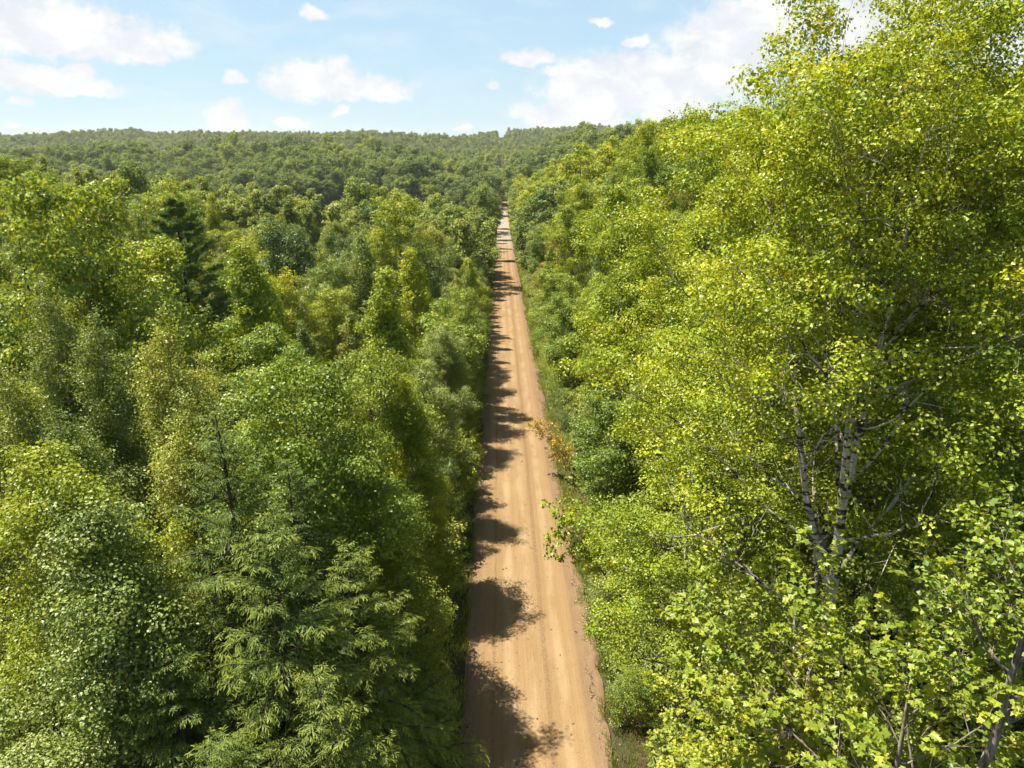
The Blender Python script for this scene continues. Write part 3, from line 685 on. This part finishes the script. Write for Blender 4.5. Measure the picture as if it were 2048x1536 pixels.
# ------------------------------------------------------------------ trees picked out one by one
# (prototype, name, x, y, turn, scale, height factor, label, category)
HAND = [
 ('aspen_big', 'aspen_tree', 8.2, 15.9, .0, 1.0, 1.0, 'forked white-barked aspen towering over the right side of the road', 'tree'),
 ('aspen_tall', 'aspen_tree', 11.8, 14.2, 1.1, 1.0, 1.0, 'tallest grey-trunked aspen in the upper right corner', 'tree'),
 ('aspen_big', 'aspen_tree', 10.2, 22.6, 2.4, .98, 1.0, 'big bright aspen directly behind the forked white-barked aspen', 'tree'),
 ('aspen_mid', 'aspen_tree', 7.6, 23.0, 2.9, 1.0, .95, 'yellow-green aspen leaning towards the road past the forked aspen', 'tree'),
 ('aspen_mid', 'aspen_tree', 8.3, 30.5, .8, 1.06, 1.05, 'bright aspen with full crown second in line beyond the forked aspen', 'tree'),
 ('maple_near', 'maple_tree', 6.2, 9.6, .5, 1.0, 1.0, 'broad yellow-green maple with big lobed leaves in the lower right corner', 'tree'),
 ('maple_near', 'maple_tree', 5.6, 13.0, 2.2, .80, .85, 'low maple at the foot of the forked white-barked aspen', 'tree'),
 ('poplar_lean', 'poplar_tree', 5.3, 25.6, .0, 1.0, 1.0, 'small poplar reaching one branch out over the road', 'tree'),
 ('ash_near', 'ash_tree', 5.75, 8.5, .0, 1.0, 1.0, 'bare grey trunk rising at the right edge beside the big-leaved maple', 'tree'),
 ('hemlock_a', 'hemlock_tree', -8.3, 16.8, .4, 1.1, .98, 'tallest feathery hemlock left of the road, bare stem showing near its top', 'tree'),
 ('hemlock_a', 'hemlock_tree', -7.1, 18.4, 2.1, .95, .98, 'second tall hemlock close behind the tallest hemlock', 'tree'),
 ('hemlock_b', 'hemlock_tree', -6.7, 14.9, .9, 1.22, 1.10, 'full drooping hemlock in front of the two tall hemlocks', 'tree'),
 ('hemlock_b', 'hemlock_tree', -5.4, 17.2, 2.0, 1.12, 1.0, 'hemlock between the two tall hemlocks and the road', 'tree'),
 ('hemlock_b', 'hemlock_tree', -5.3, 13.3, 3.0, 1.05, .95, 'hemlock with drooping sprays at the bottom edge beside the road', 'tree'),
 ('hemlock_b', 'hemlock_tree', -4.7, 19.8, 4.4, .72, .70, 'small hemlock with its tips hanging over the left road edge', 'tree'),
 ('hemlock_b', 'hemlock_tree', -4.5, 15.4, 2.6, .70, .80, 'short hemlock whose fronds reach the left road edge at the bottom', 'tree'),
 ('hemlock_b', 'hemlock_tree', -7.3, 12.2, 5.1, 1.0, .90, 'hemlock with overlapping fronds at the bottom edge left of the roadside hemlocks', 'tree'),
 ('hemlock_b', 'hemlock_tree', -8.9, 13.6, 1.7, 1.0, 1.0, 'hemlock filling the gap beside the low silvery tree', 'tree'),
 ('hemlock_b', 'hemlock_tree', -6.2, 20.6, 3.9, .90, .95, 'hemlock in the gap between the tall hemlocks and the dense green maple', 'tree'),
 ('silver_near', 'maple_tree', -11.0, 14.9, .3, 1.0, 1.0, 'pale silvery-green tree left of the nearest hemlock', 'tree'),
 ('yellow_near', 'birch_tree', -12.6, 16.4, 1.3, 1.0, 1.0, 'yellow-green bushy tree at the left edge beside the pale silvery tree', 'tree'),
 ('silver_near', 'maple_tree', -10.9, 12.0, 2.7, .80, .80, 'low silvery tree in the bottom left corner', 'tree'),
 ('maple_green', 'cherry_tree', -8.0, 21.4, .2, 1.0, 1.12, 'light green leafy tree rising behind the tall hemlocks', 'tree'),
 ('maple_green', 'maple_tree', -6.0, 23.2, 1.8, .78, .98, 'dense green maple on the road edge beyond the hemlocks', 'tree'),
 ('yellow_near', 'birch_tree', -6.9, 29.4, 2.0, 1.0, 1.0, 'yellow-topped tree left of the road behind the dense green maple', 'tree'),
 ('yellow_near', 'birch_tree', -5.0, 28.2, 3.3, .68, .85, 'short yellow-tipped tree at the road edge past the dense green maple', 'tree'),
 ('silver_near', 'maple_tree', -5.5, 37.6, .7, .85, 1.0, 'dark-sided tree with silvery top shading the road from the left', 'tree'),
 ('silver_near', 'maple_tree', -5.3, 49.0, 2.2, .85, .98, 'grey-green roadside tree behind the silvery-topped shading tree', 'tree'),
 ('sapling_near', 'aspen_sapling', -20.6, 29.6, .1, 1.0, 1.0, 'slender bright sapling tallest at the left edge of the sapling thicket', 'tree'),
 ('sapling_near', 'aspen_sapling', -16.5, 26.2, 1.2, 1.0, .96, 'yellow-green sapling in the middle of the left sapling thicket', 'tree'),
 ('sapling_near', 'aspen_sapling', -12.9, 24.8, 2.4, 1.0, 1.0, 'yellow-green sapling at the right end of the left sapling thicket', 'tree'),
 ('sapling_near', 'aspen_sapling', -11.2, 21.6, 3.4, .95, .90, 'sapling in front of the thicket just behind the yellow-green bushy tree', 'tree'),
 ('sapling_near', 'aspen_sapling', -15.2, 21.2, 4.4, .95, .86, 'lower sapling standing over the yellow-green bushy tree at left', 'tree'),
 ('sapling_near', 'aspen_sapling', -18.6, 23.4, 5.4, .95, .92, 'outer sapling of the thicket near the left edge', 'tree'),
 ('maple_m1', 'maple_tree', -14.6, 40.0, .4, .80, .88, 'layered pale yellow-green tree beside the dark gap left of the road', 'tree'),
 ('pine_m1', 'white_pine', -33.6, 72.5, .3, 1.12, .80, 'tall dark white pine standing above the left woodland', 'tree'),
 ('hemlock_m1', 'hemlock_tree', -25.0, 35.6, .6, 1.15, 1.15, 'dusky dark hemlock at the left edge behind the saplings', 'tree'),
 ('hemlock_m1', 'hemlock_tree', -11.4, 44.0, 1.6, .80, .82, 'dusky olive conifer in the woodland left of the silvery-topped tree', 'tree'),
 ('oak_m1', 'oak_tree', -21.8, 69.0, .9, 1.0, 1.05, 'round dark oak right of the tall white pine', 'tree'),
 ('orange_m1', 'sumac_shrub', 4.3, 45.0, .0, 1.0, 1.0, 'orange-leaved shrub arching over the right road edge', 'shrub'),
]
placed = []
for (pk, nm, x, y, rz, s, sh, lab, cat) in HAND:
    plant(PR[pk], nm, x, y, lab, cat, None, rz, s, sh)
    placed.append((x, y, PR[pk].r * s))

# ------------------------------------------------------------------ the rest of the near woodland, tree by tree
rng = np.random.default_rng(77)
KINDS = {  # prototype: (name, adjective phrase)
 'aspen_m1': ('aspen_tree', 'bright yellow-green aspen'), 'aspen_m2': ('aspen_tree', 'narrow yellow-green aspen'),
 'aspen_mid': ('aspen_tree', 'tall bright aspen'), 'maple_m1': ('maple_tree', 'broad fresh-green maple'), 'maple_green': ('maple_tree', 'leafy green maple'),
 'oak_m1': ('oak_tree', 'dark round oak'), 'oak_m2': ('oak_tree', 'small dark oak'), 'silver_m1': ('willow_tree', 'silvery grey-green tree'),
 'sapling_m1': ('aspen_sapling', 'slim light-green sapling'), 'sapling_m2': ('birch_sapling', 'bushy light-green birch'),
 'bronze_m1': ('maple_tree', 'bronze-tinged olive maple'),
 'yellow_m1': ('birch_tree', 'yellowing birch'), 'pine_m1': ('white_pine', 'dark plumed pine'), 'hemlock_m1': ('hemlock_tree', 'dusky hemlock')}
LEFTMIX = [('sapling_m1', .17), ('sapling_m2', .17), ('silver_m1', .14), ('oak_m2', .17), ('yellow_m1', .06), ('maple_m1', .15), ('aspen_m2', .08), ('hemlock_m1', .06)]
RIGHTMIX = [('aspen_m1', .26), ('aspen_m2', .08), ('maple_m1', .36), ('oak_m1', .18), ('yellow_m1', .04), ('maple_green', .07), ('bronze_m1', .07)]
ORD = 'first second third fourth fifth sixth seventh eighth ninth tenth eleventh twelfth thirteenth fourteenth fifteenth sixteenth seventeenth eighteenth nineteenth twentieth'.split()
cand = []
def wedge(x, y, m=6):
    xc = x + 1.08
    return (xc > -.76 * y - m) & (xc < .76 * y + m)
NEAR_L, NEAR_R = 118, 125
y = 15.0
while y < 130:
    step = 2.9 + y * .006
    for x in np.arange(-.78 * y - 8, .78 * y + 8, step):
        px, py = x + rng.uniform(-.42, .42) * step, y + rng.uniform(-.42, .42) * step
        cand.append((px, py))
    y += step
rng.shuffle(cand)
near = []
for (x, y) in cand:
    if not wedge(x, y, 5) or -4.6 < x < 4.9: continue
    if x < 0 and y > NEAR_L: continue
    if x > 0 and (y > NEAR_R or x > 46 + .12 * y): continue
    if x < 0 and y < 22 and x > -22: continue
    if -8 < x < 0 and y < 27: continue
    if x > 0 and y < 20 and x < 14: continue
    dmin = 2.75 + y * .009 + (.4 if x > 0 else 0)
    if 30 < y < 78 and abs((x + 1.08) / y + .4493) < .045 + .0006 * y: continue        # open ground in front of the white pine
    if 33 < y < 39 and abs((x + 1.08) / y + .33) < .06: continue
    if any((x - a) ** 2 + (y - b) ** 2 < max(dmin, .62 * c if i < len(HAND) else 0) ** 2 for i, (a, b, c) in enumerate(placed)): continue
    placed.append((x, y, 2.5)); near.append((x, y))
y = 27.5
while y < 118:
    x = -5.3 + rng.uniform(-.5, .35)
    if all((x - a) ** 2 + (y - b) ** 2 > 1.7 ** 2 for a, b, _ in placed):
        placed.append((x, y, 1.5)); near.append((x, y, True))
    y += rng.uniform(1.6, 3.2)
near.sort(key=lambda q: q[1])
oc = {}
def ordinal(k): return ORD[k - 1] if k <= 20 else f'{k}th' if k % 10 not in (1, 2, 3) else f'{k}' + {1: 'st', 2: 'nd', 3: 'rd'}[k % 10]
for (x, y, *small) in near:
    side = 1 if x > 0 else -1
    mix = RIGHTMIX if side > 0 else LEFTMIX
    pr = np.array([q[1] for q in mix])
    nz = vnoise(x, y, 16, 61)          # kinds stand in drifts
    for i, (k, _) in enumerate(mix):
        pr[i] *= math.exp(1.6 * nz * (1 if k in ('sapling_m1', 'aspen_m2', 'aspen_m1', 'yellow_m1') else -1 if k in ('oak_m2', 'oak_m1', 'silver_m1', 'hemlock_m1') else 0))
    pk = mix[int(rng.choice(len(mix), p=pr / pr.sum()))][0]
    if pk == 'bronze_m1' and y < 72: pk = 'maple_m1'
    if side > 0 and y < 42 and pk in ('aspen_m1', 'aspen_m2'): pk = 'aspen_mid'
    s = rng.uniform(.70, 1.15); sh = rng.uniform(.80, 1.12)
    edge = abs(x) < 8.5
    if side < 0 and edge: s *= .82; sh *= .78 if y < 70 else .85
    if side > 0 and edge: s *= .85; sh *= .9
    if small: s = rng.uniform(.42, .68); sh = rng.uniform(.95, 1.25)
    nm, adj = KINDS[pk]
    where = 'right' if side > 0 else 'left'
    ratio = abs(x) / y
    sect = f'along the {where} road edge' if edge else f'just inside the {where} woods' if ratio < .27 else f'midway into the {where} woods' if ratio < .5 else f'far into the {where} woods'
    key = (adj, sect); oc[key] = oc.get(key, 0) + 1
    lab = f'{adj} {sect}, {ordinal(oc[key])} of its kind back from the camera'
    grp = f'{adj}s {sect}'
    plant(PR[pk], nm, x, y, lab, 'tree', grp, rng.random() * 6.283, s, sh, tilt=rng.normal(0, .03))
print('near trees', len(near), round(time.time() - T0, 1))

# shrubs along the road edges
k = 0
for i in range(110):
    sd = 1 if i % 2 else -1
    y = 13 + (i / 110) ** 1.2 * 95 + rng.uniform(-1, 1)
    x = sd * (rng.uniform(3.7, 5.2) if sd > 0 else rng.uniform(4.0, 4.9))
    if sd > 0 and 36 < y < 52 and x < 4.6: x += 1.6
    pk = 'shrub_near' if rng.random() < .7 else 'shrub_silver'
    where = 'right' if sd > 0 else 'left'
    adj = 'low green shrub' if pk == 'shrub_near' else 'low silvery shrub'
    oc[adj, where] = oc.get((adj, where), 0) + 1
    plant(PR[pk], 'roadside_shrub', x, y, f'{adj} at the {where} road edge, {ordinal(oc[adj, where])} back from the camera', 'shrub', f'{adj}s at the {where} road edge', rng.random() * 6.28, rng.uniform(.5, .95) * (1.15 if sd > 0 else 1.35), rng.uniform(.7, 1.15))


# ------------------------------------------------------------------ far forest and undergrowth: too many to count
pcol = bpy.data.collections.new('tree_kinds')
for i, p in enumerate(FAR):
    o = bpy.data.objects.new(f'kind_{i:02d}', p.mesh); pcol.objects.link(o)

def scatter(name, label, cat, x, y, idx, s, sh, seed):
    n = len(x); rng = np.random.default_rng(seed)
    me = bpy.data.meshes.new(name)
    me.vertices.add(n); me.vertices.foreach_set('co', np.stack([x, y, terrain(x, y) - .1], -1).astype(np.float32).ravel())
    a = me.attributes.new('kind_index', 'INT', 'POINT'); a.data.foreach_set('value', np.asarray(idx, np.int32))
    a = me.attributes.new('size', 'FLOAT_VECTOR', 'POINT'); a.data.foreach_set('vector', np.stack([s, s, s * sh], -1).astype(np.float32).ravel())
    a = me.attributes.new('turn', 'FLOAT_VECTOR', 'POINT')
    a.data.foreach_set('vector', np.stack([rng.normal(0, .04, n), rng.normal(0, .04, n), rng.random(n) * 6.283], -1).astype(np.float32).ravel())
    o = mesh_obj(name, me); tag(o, label, cat, kind='stuff')
    g = bpy.data.node_groups.new(name + '_nodes', 'GeometryNodeTree')
    g.interface.new_socket('Geometry', in_out='INPUT', socket_type='NodeSocketGeometry')
    g.interface.new_socket('Geometry', in_out='OUTPUT', socket_type='NodeSocketGeometry')
    N = g.nodes.new; K = g.links.new
    gin, gout = N('NodeGroupInput'), N('NodeGroupOutput')
    ci = N('GeometryNodeCollectionInfo'); ci.inputs[0].default_value = pcol; ci.inputs[1].default_value = True; ci.inputs[2].default_value = True
    ip = N('GeometryNodeInstanceOnPoints')
    def attr(nm, ty):
        q = N('GeometryNodeInputNamedAttribute'); q.data_type = ty; q.inputs[0].default_value = nm; return q.outputs[0]
    e2r = N('FunctionNodeEulerToRotation')
    K(attr('turn', 'FLOAT_VECTOR'), e2r.inputs[0])
    K(gin.outputs[0], ip.inputs['Points']); K(ci.outputs[0], ip.inputs['Instance'])
    ip.inputs['Pick Instance'].default_value = True
    K(attr('kind_index', 'INT'), ip.inputs['Instance Index']); K(e2r.outputs[0], ip.inputs['Rotation']); K(attr('size', 'FLOAT_VECTOR'), ip.inputs['Scale'])
    K(ip.outputs[0], gout.inputs[0])
    md = o.modifiers.new('trees', 'NODES'); md.node_group = g
    return o

rng = np.random.default_rng(99)
fx, fy = [], []
y = 108.0
while y < 1850:
    step = 3.5 + y * .0029
    xs = np.arange(-.80 * y - 20, .80 * y + 20, step)
    fx.append(xs + rng.uniform(-.45, .45, len(xs)) * step); fy.append(np.full(len(xs), y) + rng.uniform(-.45, .45, len(xs)) * step)
    y += step
fx = np.concatenate(fx); fy = np.concatenate(fy)
ok = wedge(fx, fy, 15) & ~((np.abs(fx) < np.where(fy < 400, 4.9, 4.7)) & (fy < 985))
ok &= ~((fx < 0) & (fy < NEAR_L)) & ~((fx > 0) & (fy < NEAR_R) & (fx < 46 + .12 * fy))
ok &= ~in_clearing(fx, fy)
fx, fy = fx[ok], fy[ok]
zone = (fy > 395) & (fy < 600) & (vnoise(fx, fy, 70, 75) > -.55)
ok = ~zone | (rng.random(len(fx)) < .5)
fx, fy, zone = fx[ok], fy[ok], zone[ok]
print('far trees', len(fx))
n1 = np.where(fy > 500, vnoise(fx, fy * .8, 85, 71), vnoise(fx, fy, 45, 71)) + .35 * vnoise(fx, fy, 18, 72)
n2 = vnoise(fx, fy, 120, 73)
r1 = rng.random(len(fx))
idx = np.where(n1 > .25, np.where(r1 < .5, FI['cone'], np.where(r1 < .85, FI['slim'], FI['oval'])),
      np.where(n1 < -.3, np.where(r1 < .5, FI['round'], np.where(r1 < .85, FI['oak'], FI['round_low'])),
      np.where(r1 < .3, FI['oval'], np.where(r1 < .5, FI['round'], np.where(r1 < .7, FI['cone'], np.where(r1 < .9, FI['round_low'], FI['spruce']))))))
rightside = (fx > 0) & (fy < 420)
idx = np.where(rightside & (r1 < .55), FI['aspen'], idx)
leftnear = (fx < 0) & (fy < 300)
idx = np.where(leftnear & (r1 > .25), np.where(n1 > -.35, FI['slim'], FI['round_low']), idx)
idx = np.where(zone, np.where(r1 < .5, FI['round'], np.where(r1 < .88, FI['oak'], FI['oval'])), idx)
plantation = (fy > 600) & (n2 > .0) & (fx < 40)
idx = np.where(plantation, np.where(r1 < .6, FI['slim'], FI['oval']), idx)
idx = np.where((fy > 1150), np.where(r1 < .55, FI['round_low'], np.where(r1 < .85, FI['round'], FI['oval'])), idx)
s = (.62 + .62 * rng.random(len(fx)) ** 1.4) * (1 + .22 * vnoise(fx, fy, 60, 82) * (fy > 400)) * np.where(fy > 420, 1.12, 1.0) * np.where(zone, 1.32, 1.0) * np.where(fy > 620, .86, 1.0)
dipf = (fx < -7) & (fx > -190) & (fy > 165) & (fy < 345)
s = s * np.where(dipf, 1 - .62 * sstep(fy, 165, 260) * (.75 + .5 * vnoise(fx, fy, 9, 81)), 1.0)
scatter('forest', 'mass of mixed green forest covering the valley and far hills', 'forest', fx, fy, idx, s, rng.uniform(.85, 1.1, len(fx)), 3)

# undergrowth below the near trees
n = 9000
ux = rng.uniform(-120, 75, n); uy = 8 + 140 * rng.random(n) ** .8
ok = wedge(ux, uy, 6) & (np.abs(ux) > 4.6)
ux, uy = ux[ok], uy[ok]
scatter('undergrowth', 'tangled low undergrowth on the forest floor', 'undergrowth', ux, uy, np.where(rng.random(len(ux)) < .6, FI['bush'], FI['bush_light']), rng.uniform(.5, 1.2, len(ux)), rng.uniform(.7, 1.2, len(ux)), 4)
# thin summer air over the whole valley
hz = np.array([[x, y, z] for z in (-24, 95) for y in (-95, 3450) for x in (-2750, 2750)], float)
hf = np.array([[0, 2, 3, 1], [4, 5, 7, 6], [0, 1, 5, 4], [2, 6, 7, 3], [0, 4, 6, 2], [1, 3, 7, 5]])
mh = bpy.data.materials.new('summer_air'); mh.use_nodes = True; t = NT(mh.node_tree)
pv = t.n('ShaderNodeVolumePrincipled', Color=(.93, .97, 1.0, 1), Density=HAZE, Anisotropy=.2)
t.n('ShaderNodeOutputMaterial', Volume=pv.outputs[0])
if HAZE:
    tag(mesh_obj('haze', mesh_from('haze', hz, [hf], [mh])), 'thin pale summer haze over the valley', 'haze', kind='stuff')
print('lowest ground', Z.min(), 'highest', Z.max())
print('scene built', round(time.time() - T0, 1), 'tris', TRIS[0])
